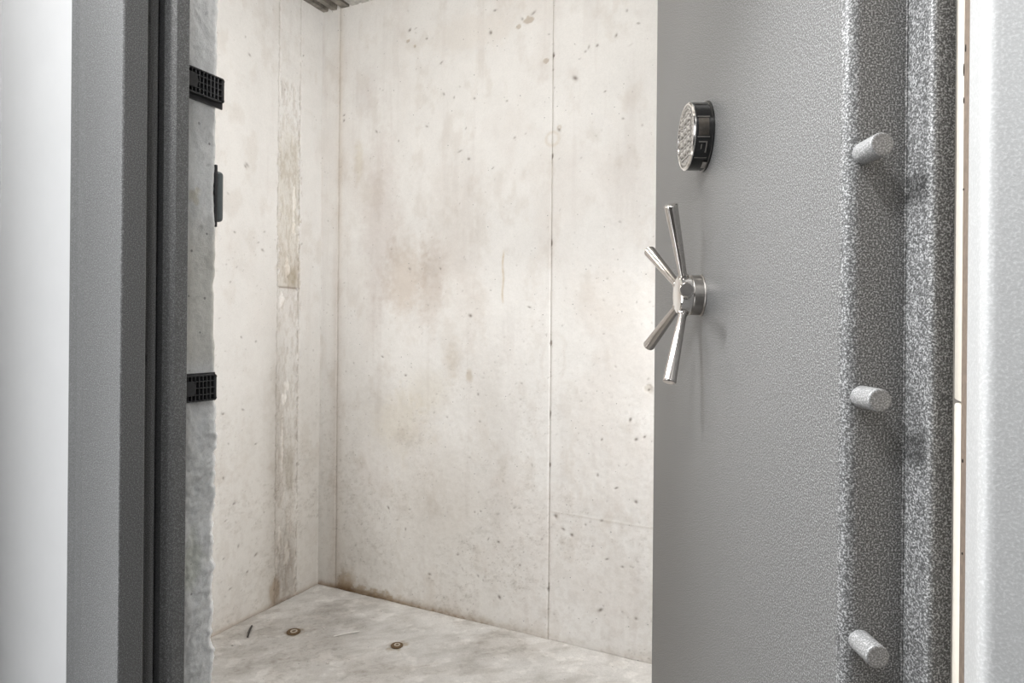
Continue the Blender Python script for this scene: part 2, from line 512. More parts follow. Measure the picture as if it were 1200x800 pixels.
def back_fn(U, V):
    H, T, n1, n2, n3, low = concrete_base(U, V)
    ph, pd = pit_layer(U, V, PITS_B, 5, 1500, (0.0, 1.6), (0, 2.44), (0.0012, 0.0036), bias=lambda v: 0.35 if v > 1.2 else 1)
    jh, jd = joint_edges(U, V, [(0.094, 0.004, 0.36), (1.066, 0.0025, 0.5)])
    H = H + ph + jh
    # greyer and darker towards the corner and the near-floor zone
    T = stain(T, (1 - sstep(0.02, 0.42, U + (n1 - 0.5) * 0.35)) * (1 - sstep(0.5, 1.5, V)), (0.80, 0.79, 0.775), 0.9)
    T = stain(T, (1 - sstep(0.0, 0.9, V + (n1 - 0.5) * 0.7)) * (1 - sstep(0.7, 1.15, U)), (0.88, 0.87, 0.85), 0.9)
    T = stain(T, np.exp(-((U - 0.094) / 0.03) ** 2) * (1 - sstep(1.1, 1.9, V)) * (0.4 + n2), (0.82, 0.78, 0.75), 0.8)
    T = stain(T, np.exp(-((U - 0.10) / 0.015) ** 2) * sstep(1.2, 1.7, V) * (0.3 + n2), (0.88, 0.84, 0.79), 0.9)
    # the mottled violet-grey drift across the middle
    for u, v, ru, rv, c, a in ((0.31, 1.55, 0.10, 0.38, (0.88, 0.85, 0.84), 0.9), (0.44, 1.30, 0.11, 0.16, (0.85, 0.80, 0.755), 0.95),
                               (0.56, 1.27, 0.07, 0.20, (0.85, 0.815, 0.79), 0.9), (0.66, 1.5, 0.14, 0.30, (0.91, 0.89, 0.875), 0.8),
                               (0.66, 0.98, 0.045, 0.10, (0.84, 0.80, 0.75), 0.8), (0.735, 0.92, 0.016, 0.03, (0.76, 0.70, 0.62), 0.8),
                               (0.42, 0.72, 0.16, 0.14, (0.90, 0.87, 0.81), 0.8), (0.55, 0.85, 0.12, 0.10, (0.91, 0.89, 0.84), 0.7),
                               (0.24, 2.06, 0.07, 0.12, (0.88, 0.86, 0.86), 0.7), (0.20, 1.78, 0.03, 0.10, (0.86, 0.82, 0.74), 0.7),
                               (0.85, 0.62, 0.09, 0.36, (0.89, 0.88, 0.87), 0.7), (0.78, 0.90, 0.10, 0.18, (0.92, 0.91, 0.90), 0.7),
                               (0.6, 0.45, 0.22, 0.22, (0.90, 0.88, 0.86), 0.7), (1.28, 1.2, 0.16, 0.10, (0.94, 0.92, 0.90), 0.6),
                               (0.72, 2.22, 0.20, 0.08, (0.93, 0.90, 0.87), 0.6), (1.35, 1.6, 0.10, 0.22, (0.93, 0.91, 0.90), 0.5)):
        T = stain(T, blob(U, V, u, v, ru, rv, n2 * 0.6 + n3 * 0.4, 0.7), c, a)
    # bare brownish chips near the top and two rust runs
    for u, v, r in ((0.97, 2.215, 0.016), (0.93, 2.20, 0.010), (0.473, 2.215, 0.009), (0.44, 2.24, 0.008), (1.04, 2.055, 0.010)):
        m = blob(U, V, u, v, r, r * 0.8, n3, 0.3)
        H = H - m * 0.0015; T = stain(T, m, (0.68, 0.62, 0.55), 0.85)
    m = np.exp(-((U - 0.874 - 0.002 * np.sin(V * 60)) / 0.0035) ** 2) * sstep(1.18, 1.22, V) * (1 - sstep(1.36, 1.40, V))
    T = stain(T, m * (0.4 + n3), (0.76, 0.66, 0.52), 0.9); H = H - m * 0.0008
    # rust and damp where the wall meets the slab
    base = NB.fbm(U, V * 0, 22, 1, 4, 0.6)
    T = stain(T, blob(U, V, 0.150, 0.02, 0.060, 0.085, n2 * 0.4 + n3 * 0.6, 0.7) * (0.45 + n3), (0.47, 0.36, 0.24), 0.85)
    T = stain(T, blob(U, V, 0.26, 0.0, 0.20, 0.035, n3, 0.6), (0.55, 0.45, 0.33), 0.8)
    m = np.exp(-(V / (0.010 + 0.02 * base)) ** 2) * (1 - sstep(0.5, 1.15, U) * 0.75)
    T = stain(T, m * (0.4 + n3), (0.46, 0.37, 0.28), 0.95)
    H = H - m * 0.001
    # joint dirt, tie marks on the joint, the faint cold line to its right
    T = stain(T, jd, (0.56, 0.51, 0.46), 0.9)
    for v, r in ((2.07, 0.010), (2.02, 0.006), (1.71, 0.013), (1.41, 0.016), (0.80, 0.018), (0.62, 0.008), (0.18, 0.016), (1.05, 0.012)):
        m = blob(U, V, 1.067, v, 0.0035, r, n3, 0.6)
        T = stain(T, m, (0.34, 0.29, 0.25), 0.85); H = H - m * 0.0022
    dr = np.sqrt((U - 1.067) ** 2 + (V - 1.775) ** 2)
    m = np.exp(-((dr - 0.024) / 0.006) ** 2)
    T = stain(T, m * (0.5 + n3 * 0.6), (0.86, 0.81, 0.74), 0.85); H = H + (1 - sstep(0.020, 0.028, dr)) * 0.0015
    dr = np.sqrt((U - 1.092) ** 2 + (V - 1.812) ** 2)
    T = stain(T, np.exp(-((dr - 0.006) / 0.003) ** 2), (0.72, 0.66, 0.58), 0.8)
    m = blob(U, V, 1.075, 0.98, 0.045, 0.11, n2, 0.3) - blob(U, V, 1.075, 0.98, 0.037, 0.10, n2, 0.3)
    T = stain(T, m, (0.90, 0.88, 0.86), 0.8)
    m = np.exp(-((V - 0.455 + 0.02 * (U - 1.066) + 0.004 * n2) / 0.0028) ** 2) * sstep(1.06, 1.09, U)
    T = stain(T, m, (0.80, 0.78, 0.75), 0.6 ); H = H + m * 0.0008
    m = blob(U, V, 1.418, 0.905, 0.014, 0.018, n3, 0.3)
    T = stain(T, m, (0.74, 0.71, 0.66), 0.7); H = H - m * 0.002
    T = stain(T, pd, (0.30, 0.27, 0.25), 1.0)
    return H, T


RES = 0.0034
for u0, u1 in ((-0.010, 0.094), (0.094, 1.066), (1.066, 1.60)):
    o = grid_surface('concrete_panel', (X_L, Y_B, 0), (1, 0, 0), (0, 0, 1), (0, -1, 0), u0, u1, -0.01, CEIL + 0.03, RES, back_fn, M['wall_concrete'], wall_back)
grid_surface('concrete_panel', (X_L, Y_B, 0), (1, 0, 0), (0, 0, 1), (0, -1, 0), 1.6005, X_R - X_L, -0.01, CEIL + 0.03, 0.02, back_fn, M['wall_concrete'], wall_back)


def left_fn(U, V):
    H, T, n1, n2, n3, low = concrete_base(U, V, 31.7)
    ph, pd = pit_layer(U, V, PITS_L, 8, 1100, (0, 1.4), (0, 2.44), (0.0012, 0.0036), bias=lambda v: 0.2 if v > 1.5 else 1)
    jh, jd = joint_edges(U, V, [(0.124, 0.0035, 0.55), (0.238, 0.004, 0.5)], 3.3)
    H = H + ph + jh
    rg = NC.fbm(U, V, 90, 28, 5, 0.72)
    Uj = U + (rg - 0.5) * 0.055 + (NB.fbm(U, V, 4, 12, 4, 0.6) - 0.5) * 0.012
    band = sstep(0.120, 0.127, Uj) * (1 - sstep(0.232, 0.241, Uj))
    lower = 1 - sstep(0.5, 1.6, V + (n1 - 0.5) * 0.4)
    T = stain(T, lower * (1 - sstep(0.18, 0.55, U)), (0.82, 0.805, 0.785), 0.85)
    T = stain(T, lower * np.exp(-((U - 0.24) / 0.045) ** 2) * (0.5 + n2), (0.77, 0.75, 0.73), 0.8)
    T = stain(T, (1 - sstep(0.0, 1.3, V)), (0.93, 0.915, 0.89), 0.8)
    # patched strip between the form boards: recessed, scraped, with mortar chips
    rough = band * (1 - sstep(2.07, 2.10, V))
    H = H - rough * (0.004 + (rg - 0.5) * 0.007)
    T = stain(T, rough * sstep(0.45, 0.62, rg), (0.83, 0.80, 0.77), 0.7)
    m = band * sstep(1.255, 1.262, V) * (1 - sstep(1.80, 1.90, V + (n2 - 0.5) * 0.2)) * (0.55 + 0.6 * n2)
    T = stain(T, m * (0.55 + 0.9 * (rg - 0.25)), (0.80, 0.765, 0.69), 0.9)
    T = stain(T, band * blob(U, V, 0.16, 1.30, 0.03, 0.05, n2, 0.5), (0.70, 0.66, 0.58), 0.8)
    T = stain(T, band * np.exp(-((V - 1.257) / 0.0035) ** 2), (0.42, 0.36, 0.31), 0.8)
    H = H - band * np.exp(-((V - 1.257) / 0.0035) ** 2) * 0.003
    for u, v, ru, rv in ((0.152, 1.62, 0.008, 0.07), (0.155, 1.50, 0.009, 0.03), (0.185, 0.86, 0.016, 0.02), (0.20, 0.81, 0.012, 0.025), (0.178, 0.18, 0.012, 0.06),
                         (0.205, 0.62, 0.007, 0.14), (0.215, 0.25, 0.008, 0.05), (0.19, 1.33, 0.012, 0.05), (0.215, 1.20, 0.012, 0.04)):
        m = blob(U, V, u, v, ru, rv, rg, 0.4)
        T = T * (1 + m * 0.22)[..., None]; H = H + m * 0.004
    T = stain(T, band * blob(U, V, 0.17, 0.53, 0.03, 0.10, n2, 0.6), (0.76, 0.74, 0.70), 0.8)
    T = stain(T, band * blob(U, V, 0.18, 0.13, 0.06, 0.16, n3, 0.6), (0.68, 0.66, 0.64), 0.8)
    # broken mortar beads down both strip edges
    for ue in (0.124, 0.238):
        bead = np.exp(-((U - ue + (rg - 0.5) * 0.012) / 0.004) ** 2) * sstep(0.50, 0.62, NC.fbm(U * 0 + ue, V, 1, 60, 3, 0.7))
        H = H + bead * 0.003; T = T * (1 + bead * 0.10)[..., None]
    T = stain(T, blob(U, V, 0.24, 0.05, 0.035, 0.06, n2, 0.5), (0.58, 0.47, 0.35), 0.7)
    base = NB.fbm(U, V * 0, 22, 1, 4, 0.6)
    m = np.exp(-(V / (0.007 + 0.012 * base)) ** 2)
    T = stain(T, m, (0.62, 0.54, 0.46), 0.7)
    T = stain(T, jd, (0.60, 0.55, 0.51), 0.85)
    T = stain(T, pd, (0.34, 0.31, 0.29), 1.0)
    return H, T


for u0, u1, r in ((-0.010, 0.124, RES), (0.124, 0.238, 0.0028), (0.238, 0.60, RES), (0.60, 1.40, 0.014)):
    grid_surface('concrete_panel', (X_L, Y_B, 0), (0, -1, 0), (0, 0, 1), (1, 0, 0), u0, u1, -0.01, CEIL + 0.03, r, left_fn, M['wall_concrete'], wall_left)


def floor_fn(U, V):
    n1 = NA.fbm(U, V, 4, 3, 6, 0.6); n2 = NB.fbm(U, V, 16, 16, 5, 0.62); n3 = NC.fbm(U, V, 70, 70, 3, 0.6)
    sw = NB.fbm(U * 0.75 + V * 0.66, V * 0.75 - U * 0.66, 7, 26, 5, 0.62)
    H = (n1 - 0.5) * 0.006 + (n2 - 0.5) * 0.003 + (n3 - 0.5) * 0.0012 + (sw - 0.5) * 0.004
    T = np.ones(U.shape + (3,))
    T = stain(T, sstep(0.45, 0.68, n1), (0.80, 0.78, 0.76), 0.7)
    T = stain(T, sstep(0.47, 0.66, sw), (0.80, 0.785, 0.77), 0.6)
    T = stain(T, sstep(0.5, 0.7, n2), (0.80, 0.78, 0.76), 0.5)
    T = stain(T, sstep(0.60, 0.68, n3) * sstep(0.45, 0.6, n1), (0.72, 0.70, 0.68), 0.5)
    # brighter, cleaner trowel band along both walls
    e = np.minimum(X_L * -1 + U, Y_B - V)
    T = T * (1 + 0.22 * (1 - sstep(0.0, 0.22, e + (n2 - 0.5) * 0.1)))[..., None]
    T = T * (1 + 0.14 * sstep(0.60, 0.7, NC.fbm(U, V, 22, 22, 4, 0.6)))[..., None]
    for u, v in ((-1.708, 1.73), (-1.318, 1.817)):
        T = stain(T, blob(U, V, u, v, 0.034, 0.034, n3, 0.5), (0.62, 0.54, 0.43), 0.8)
    return H, T


bm = bmesh.new(); box(bm, (X_L - 0.2, 0.54, -0.12), (X_R + 0.2, Y_B + 0.2, -0.012))
floor_o = struct('floor', bm, M['plain_concrete'])
grid_surface('floor_slab', (0, 0, 0), (1, 0, 0), (0, 1, 0), (0, 0, 1), X_L, -0.35, 1.10, Y_B, 0.0038, floor_fn, M['floor_concrete'], floor_o)
grid_surface('floor_slab', (0, 0, 0), (1, 0, 0), (0, 1, 0), (0, 0, 1), -0.3497, X_R, 1.10, Y_B, 0.02, floor_fn, M['floor_concrete'], floor_o)
grid_surface('floor_slab', (0, 0, 0), (1, 0, 0), (0, 1, 0), (0, 0, 1), X_L, X_R, 0.54, 1.0997, 0.02, floor_fn, M['floor_concrete'], floor_o)

# ------------------------------------------------------------------ ceiling: ribbed steel deck running front to back
bm = bmesh.new(); box(bm, (X_L - 0.2, 0.5, CEIL + 0.075), (X_R + 0.2, Y_B + 0.2, CEIL + 0.2))
ceil_o = struct('ceiling', bm, M['plain_concrete'])


def deck_sheet(x0, prof, y0=0.70, y1=Y_B + 0.03, wave=0.0):
    bm = bmesh.new()
    n = 16
    rows = []
    for k in range(n + 1):
        y = y0 + (y1 - y0) * k / n
        rows.append([(x0 + px, y, CEIL + pz + wave * math.sin(k * 1.7 + px * 20)) for px, pz in prof])
    lo = [[bm.verts.new(p) for p in r] for r in rows]
    hi = [[bm.verts.new((p[0], p[1], p[2] + 0.002)) for p in r] for r in rows]
    m = len(prof)
    for k in range(n):
        for j in range(m - 1):
            bm.faces.new((lo[k][j], lo[k + 1][j], lo[k + 1][j + 1], lo[k][j + 1]))
            bm.faces.new((hi[k][j], hi[k][j + 1], hi[k + 1][j + 1], hi[k + 1][j]))
        bm.faces.new((lo[k][0], hi[k][0], hi[k + 1][0], lo[k + 1][0]))
        bm.faces.new((lo[k][-1], lo[k + 1][-1], hi[k + 1][-1], hi[k][-1]))
    return bm


first = [(0.0, 0.006), (0.026, 0.004), (0.030, 0.020), (0.044, 0.020), (0.048, 0.004), (0.074, 0.002), (0.079, 0.024), (0.097, 0.024), (0.102, 0.004), (0.142, 0.002), (0.146, 0.05), (0.150, 0.05)]
from_bm('deck_sheet', deck_sheet(X_L + 0.001, first, wave=0.0015), M['galv'], ceil_o, True, 20)
rib = [(0.0, 0.05), (0.004, 0.002), (0.040, 0.002), (0.044, 0.006), (0.054, 0.006), (0.058, 0.002), (0.092, 0.002), (0.096, 0.05), (0.102, 0.05)]
M['galv_clean'] = flat_mat('galvanised_steel', (0.50, 0.49, 0.46), 0.4, 0.5, 30, 0.25, 0.15)
x = X_L + 0.152
while x < X_R:
    from_bm('deck_sheet', deck_sheet(x, rib), M['galv_clean'], ceil_o, True, 20)
    x += 0.1025

# ------------------------------------------------------------------ front wall (between hall and vault)
OX0, OX1, OZ = -0.885, 0.145, 2.075
bm = bmesh.new()
box(bm, (X_L - 0.2, 0.54, -0.1), (OX0, Y_IN - 0.003, 2.75))
box(bm, (OX1, 0.54, -0.1), (X_R + 0.2, Y_IN - 0.003, 2.75))
box(bm, (OX0, 0.54, OZ), (OX1, Y_IN - 0.003, 2.75))
wall_front = struct('wall_front', bm, M['plain_concrete'])
bm = bmesh.new()
HX0, HX1 = -1.112, 1.6
box(bm, (HX0, 0.526, 0.0), (-0.872, 0.54, 2.6))
box(bm, (OX1, 0.526, 0.0), (HX1, 0.54, 2.6))
box(bm, (-0.872, 0.526, OZ), (OX1, 0.54, 2.6))
struct('wall_1', bm, M['white'])


def reveal_fn(U, V):
    # U runs along +y from the frame towards the vault, V is height
    n1 = NA.fbm(U + 3, V, 12, 6, 5, 0.65); n2 = NB.fbm(U, V, 40, 30, 5, 0.68); n3 = NC.fbm(U, V, 110, 90, 3, 0.6)
    H = (n1 - 0.5) * 0.006 + (n2 - 0.5) * 0.004 + (n3 - 0.5) * 0.0015
    broken = (1 - sstep(0.95, 1.0, V)) * sstep(0.52, 0.58, V)
    H = H + broken * (n2 - 0.5) * 0.012
    T = np.ones(U.shape + (3,))
    T = stain(T, sstep(0.48, 0.7, n1), (0.88, 0.89, 0.89), 0.6)
    T = stain(T, sstep(0.52, 0.68, n2), (0.80, 0.80, 0.79), 0.6)
    T = stain(T, sstep(1.02, 1.06, V) * (1 - sstep(1.20, 1.30, V)), (0.84, 0.82, 0.76), 0.8)
    T = stain(T, blob(U, V, 0.66, 0.74, 0.03, 0.05, n2, 0.6), (0.74, 0.76, 0.68), 0.7)
    T = stain(T, blob(U, V, 0.665, 1.30, 0.012, 0.012, n3, 0.5), (0.86, 0.82, 0.72), 0.8)
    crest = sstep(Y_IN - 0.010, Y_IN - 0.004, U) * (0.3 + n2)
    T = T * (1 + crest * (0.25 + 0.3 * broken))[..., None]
    ph, pd = pit_layer(U, V, [], 21, 60, (0.62, 0.70), (0, 2.0), (0.001, 0.003))
    rnd = sstep(Y_IN - 0.006, Y_IN, U)
    H = H - rnd * 0.004 + ph
    T = stain(T, pd, (0.4, 0.4, 0.39), 1)
    return H, T


def reveal_warp(U, V):
    jag = NC.fbm(U * 0, V, 1, 9, 5, 0.6) - 0.5 + 0.5 * (NB.fbm(U * 0 + 4, V, 1, 60, 3, 0.6) - 0.5)
    top = sstep(1.55, 1.66, V) * 0.006
    amp = 0.007 + 0.006 * (1 - sstep(1.0, 1.1, V)) * sstep(0.45, 0.5, V)
    return sstep(0.66, Y_IN, U) * (jag * amp * 1.6 + top)


grid_surface('broken_edge', (-0.870, 0, 0), (0, 1, 0), (0, 0, 1), (1, 0, 0), 0.627, Y_IN, 0.0, OZ, 0.0024, reveal_fn, M['reveal_concrete'], wall_front,
             skirt=0.030, warp=reveal_warp)

# ------------------------------------------------------------------ the hall on the camera side
bm = bmesh.new(); box(bm, (HX0 - 0.1, -2.4, 0), (HX0, 0.526, 2.6))
struct('wall_2', bm, M['white'])
bm = bmesh.new(); box(bm, (HX1, -2.4, 0), (HX1 + 0.1, 0.526, 2.6))
struct('wall_3', bm, M['hall_grey'])
bm = bmesh.new(); box(bm, (HX0 - 0.1, -2.5, 0), (HX1 + 0.1, -2.4, 2.6))
struct('wall_4', bm, M['hall_mid'])
bm = bmesh.new(); box(bm, (HX0 - 0.1, -2.5, 2.6), (HX1 + 0.1, 0.54, 2.7))
struct('ceiling_1', bm, M['hall_grey'])
bm = bmesh.new(); box(bm, (HX0 - 0.1, -2.5, -0.1), (HX1 + 0.1, 0.54, 0))
struct('floor_1', bm, M['hall_floor'])

# ------------------------------------------------------------------ steel door frame
frame = empty('door_frame', (-0.36, 0.56, 0))
tag(frame, 'grey textured steel door frame set in the concrete opening', 'door frame')


def local(pts, root): return [(x - root.location.x, y - root.location.y) for x, y in pts]


left_prof = [(-0.800, 0.5115), (-0.800, 0.544), (-0.812, 0.548), (-0.840, 0.548), (-0.840, 0.5866), (-0.8655, 0.5866), (-0.8655, 0.594), (-0.838, 0.594),
             (-0.8265, 0.6055), (-0.8265, 0.6256), (-0.8690, 0.6256), (-0.8690, 0.5255), (-0.930, 0.5255), (-0.930, 0.522), (-0.9045, 0.518), (-0.8788, 0.5115)]
left_rad = [0.004, 0.003, 0.002, 0.002, 0.0015, 0, 0, 0.002, 0.003, 0.002, 0, 0, 0, 0.001, 0.002, 0.003]
bm = extrude_z(fillet(local(left_prof, frame), left_rad), 0.0, 2.12)
jamb_l = from_bm('jamb', bm, M['frame_paint'], frame)
# strike holes that take the door bolts
cb = bmesh.new()
for z in (0.353 - 0.234 * 1, 0.586, 1.053, 1.520):
    lathe(cb, [(0.011, -0.016), (0.011, 0.004)], axis_mat(Vector((-0.840 - frame.location.x, 0.5637 - frame.location.y, z)), (1, 0, 0)), 28)
cut = from_bm('cutter', cb, M['seal_black'])
cut.location = frame.location
md = jamb_l.modifiers.new('holes', 'BOOLEAN'); md.object = cut; md.operation = 'DIFFERENCE'; md.solver = 'EXACT'
bpy.context.view_layer.update()
dg = bpy.context.evaluated_depsgraph_get()
me2 = bpy.data.meshes.new_from_object(jamb_l.evaluated_get(dg))
jamb_l.modifiers.clear()
jamb_l.data = me2
bpy.data.objects.remove(cut)
bm = bmesh.new()
box(bm, (-0.8650 - frame.location.x, 0.5870 - frame.location.y, 0), (-0.8580 - frame.location.x, 0.5935 - frame.location.y, 2.10), 0.002)
tag(from_bm('door_seal', bm, M['seal_black'], frame), 'black rubber seal in the slot of the frame')

right_prof = [(0.0927, 0.512), (0.0927, 0.560), (0.135, 0.560), (0.135, 0.5255), (0.222, 0.5255), (0.222, 0.521), (0.200, 0.512)]
bm = extrude_z(fillet(local(right_prof, frame), [0.009, 0.002, 0, 0, 0, 0.001, 0.004], 8), 0.0, 2.12)
tag(from_bm('jamb', bm, M['jamb_paint'], frame), 'pale lit near jamb of the frame')
bm = bmesh.new()
fx, fy = frame.location.x, frame.location.y
box(bm, (-0.80 - fx, 0.5118 - fy, 2.035), (0.0927 - fx, 0.5255 - fy, 2.12), 0.002)
box(bm, (-0.80 - fx, 0.5255 - fy, 2.035), (0.0927 - fx, 0.60 - fy, 2.072), 0.002)
from_bm('head', bm, M['frame_paint'], frame)
bm = bmesh.new()
box(bm, (-0.80 - fx, 0.5118 - fy, 0.0), (0.0927 - fx, 0.60 - fy, 0.008), 0.002)
from_bm('threshold', bm, M['frame_paint'], frame)

# timber packer and foam strip behind the near jamb
strip = empty('timber_packer', (0.12, 0.592, 0))
tag(strip, 'narrow raw brown timber packer behind the pale right jamb', 'packer')
bm = bmesh.new()
box(bm, (-0.0200, -0.0315, 0.0), (0.0245, 0.033, 2.07), 0.001)
from_bm('board', bm, M['wood'], strip)
for z, y, h in ((1.327, 0.617, 0.006), (1.312, 0.6235, 0.010), (1.287, 0.6225, 0.005), (1.215, 0.6205, 0.002), (0.998, 0.615, 0.003), (0.925, 0.613, 0.002)):  # dark plugs stand in for small holes in the board
    bm = bmesh.new()
    lathe(bm, [(0.0012, -0.002), (0.0012, 0.0004), (0.0007, 0.0007)], Matrix.Translation((-0.0200, y - 0.592, z)) @ Matrix.Scale(h / 0.0024, 4, (0, 0, 1)) @ axis_mat((0, 0, 0), (-1, 0, 0)), 12)
    tag(from_bm('nail', bm, M['nail_dark'], strip))
for (z0, z1), lab in (((1.043, 2.07), 'upper length of cream foam strip behind the door edge'), ((0.0, 1.0405), 'lower length of cream foam strip behind the door edge')):
    bm = bmesh.new()
    box(bm, (0.1000, 0.6255, z0), (0.1440, 0.6560, z1), 0.002)
    o = from_bm('foam_strip', bm, M['cream'])
    tag(o, lab, 'seal strip')

# ------------------------------------------------------------------ the vault door, swung into the vault
DA = math.radians(115.24)
door = empty('vault_door', (0.0174, 0.6761, 0), DA)
tag(door, 'heavy grey hammered steel vault door standing ajar with spoked handle', 'door')
W, T1, T2, FL = 0.852, 0.056, 0.021, 0.037
ZB, ZT = 0.004, 2.03
bm = extrude_z(fillet([(0, 0), (0, -T1), (W, -T1), (W, 0)], [0.014, 0, 0, 0.003], 8), ZB + FL, ZT - FL)
from_bm('door_panel', bm, M['door_paint'], door)
bm = extrude_z(fillet([(-FL, -T1), (-FL, -T1 - T2), (W + FL, -T1 - T2), (W + FL, -T1)], [0.007, 0.002, 0.002, 0.004], 8), ZB, ZT)
from_bm('rebate_flange', bm, M['door_paint'], door)
# weld bead along the inner corner where panel meets flange
bm = bmesh.new()
box(bm, (-0.0012, -T1 - 0.0004, ZB + FL), (0.0004, -T1 + 0.0016, ZT - FL), 0.0006, 1)
from_bm('weld_bead', bm, M['door_paint'], door)

bolt_proto = None
for k in range(9):
    z = 1.039 + (k - 4) * 0.2285
    if bolt_proto is None:
        b = bmesh.new()
        lathe(b, [(0.0105, -0.002), (0.0105, 0.0285), (0.0100, 0.0297), (0.0090, 0.0302), (0.0, 0.0303)], axis_mat((0, 0, 0), (-1, 0, 0)), 40)
        bolt_proto = from_bm('bolt', b, M['bolt_paint'], door, True, 20)
        o = bolt_proto
    else:
        o = bolt_proto.copy(); C.objects.link(o); o.parent = door
    o.location = (0, -0.0168, z)

# ---- spoked handle
HU, HZ = 0.4805, 1.159
hub = bmesh.new()
NRM = (0, 1, 0)
lathe(hub, [(0.0352, 0.0), (0.0352, 0.0015), (0.0338, 0.003), (0.0338, 0.0185), (0.0325, 0.020)], axis_mat((HU, 0, HZ), NRM), 56)
hub_o = from_bm('handle_hub', hub, M['dark_steel'], door)
tag(hub_o, 'round brushed steel hub with five polished spokes')
hf = bmesh.new()
lathe(hf, [(0.0300, 0.019), (0.0315, 0.0205), (0.0315, 0.038), (0.0300, 0.0400), (0.0270, 0.0408), (0, 0.0412)], axis_mat((HU, 0, HZ), NRM), 56)
from_bm('hub_cap', hf, M['chrome'], hub_o)
L = 0.150
for k in range(5):
    th = math.radians(72 * k + 180)
    d = Vector((math.cos(th), 0, math.sin(th)))
    root_p = Vector((HU, 0.0295, HZ)) + d * 0.020
    tip = Vector((HU, 0.0625, HZ)) + d * L
    ax = tip - root_p
    ln = ax.length
    s = bmesh.new()
    lathe(s, [(0.0090, 0.006), (0.0090, 0.0145), (0.0072, 0.0155), (0.0068, 0.018), (0.0108, ln - 0.003), (0.0112, ln - 0.0012), (0.0108, ln), (0.0094, ln + 0.0012), (0, ln + 0.0014)],
          axis_mat(root_p, ax), 36)
    from_bm('spoke', s, M['steel'], hub_o)

# ---- round electronic lock
LU, LZ, LR, LT = 0.4653, 1.4216, 0.0545, 0.0325
lb = bmesh.new()
lathe(lb, [(0.0572, 0.0), (0.0572, 0.0025), (0.0560, 0.0035), (LR, 0.0040), (LR, LT - 0.004), (LR - 0.001, LT - 0.0030)], axis_mat((LU, 0, LZ), NRM), 72)
lock = from_bm('keypad_lock', lb, M['black_gloss'], door)
tag(lock, 'round black keypad lock with chrome rim and grey keys')
lb = bmesh.new()
lathe(lb, [(LR - 0.002, LT - 0.0045), (LR + 0.0004, LT - 0.0035), (LR + 0.0004, LT - 0.0020), (LR - 0.0016, LT), (LR - 0.0040, LT), (LR - 0.0048, LT - 0.0016), (LR - 0.0048, LT - 0.004)],
      axis_mat((LU, 0, LZ), NRM), 72, cap=False)
from_bm('rim', lb, M['chrome'], lock)
lb = bmesh.new()
lathe(lb, [(LR - 0.004, LT - 0.005), (LR - 0.0045, LT - 0.0022), (0, LT - 0.0018)], axis_mat((LU, 0, LZ), NRM), 72)
from_bm('key_plate', lb, M['key_grey'], lock)
# twelve keys, each in a raised surround, and the ribbed infill round them
for r in range(4):
    for c in range(3):
        kb = bmesh.new()
        cx, cz = LU + (c - 1) * 0.0195, LZ + (1.5 - r) * 0.0172
        box(kb, (cx - 0.0056, LT - 0.0025, cz - 0.0046), (cx + 0.0056, LT + 0.0016, cz + 0.0046), 0.0016, 2)
        box(kb, (cx - 0.0020, LT + 0.0010, cz - 0.0026), (cx + 0.0020, LT + 0.0023, cz + 0.0026), 0.0005, 1)
        from_bm('key', kb, M['key_grey'], lock)
ib = bmesh.new()
for r in range(5):
    for c in range(3):
        cx, cz = LU + (c - 1) * 0.0195, LZ + (2 - r) * 0.0172
        for dx in (-0.006, 0, 0.006):
            box(ib, (cx + dx - 0.0018, LT - 0.0022, cz - 0.0016), (cx + dx + 0.0018, LT + 0.0004, cz + 0.0016), 0.0005, 1)
for r in range(8):
    for c in range(4):
        cx, cz = LU + (c - 1.5) * 0.0195, LZ + (3.5 - r) * 0.0086
        if (cx - LU) ** 2 + (cz - LZ) ** 2 > 0.044 ** 2: continue
        box(ib, (cx - 0.0016, LT - 0.0022, cz - 0.0025), (cx + 0.0016, LT + 0.0004, cz + 0.0025), 0.0005, 1)
for a in range(34):
    t = 2 * math.pi * a / 34
    px, pz = 0.0452 * math.cos(t), 0.0452 * math.sin(t)
    box(ib, (LU + px - 0.0022, LT - 0.0022, LZ + pz - 0.0022), (LU + px + 0.0022, LT + 0.0002, LZ + pz + 0.0022), 0.0006, 1)
ribs = from_bm('grip_ribs', ib, M['key_grey'], lock)
ribs['kind'] = 'stuff'


def side_patch(bm, a0, a1, n0, n1, r0, r1, seg=10):
    """curved raised block on the lock's side wall: angle range, along the normal, radii"""
    g = []
    for k in range(seg + 1):
        t = math.radians(a0 + (a1 - a0) * k / seg)
        row = []
        for rr, nn in ((r0, n0), (r1, n0), (r1, n1), (r0, n1)):
            row.append(bm.verts.new((LU + rr * math.cos(t), nn, LZ + rr * math.sin(t))))
        g.append(row)
    for k in range(seg):
        for j in range(4):
            q = (j + 1) % 4
            bm.faces.new((g[k][j], g[k][q], g[k + 1][q], g[k + 1][j]))
    bm.faces.new(g[0]); bm.faces.new(g[-1][::-1])


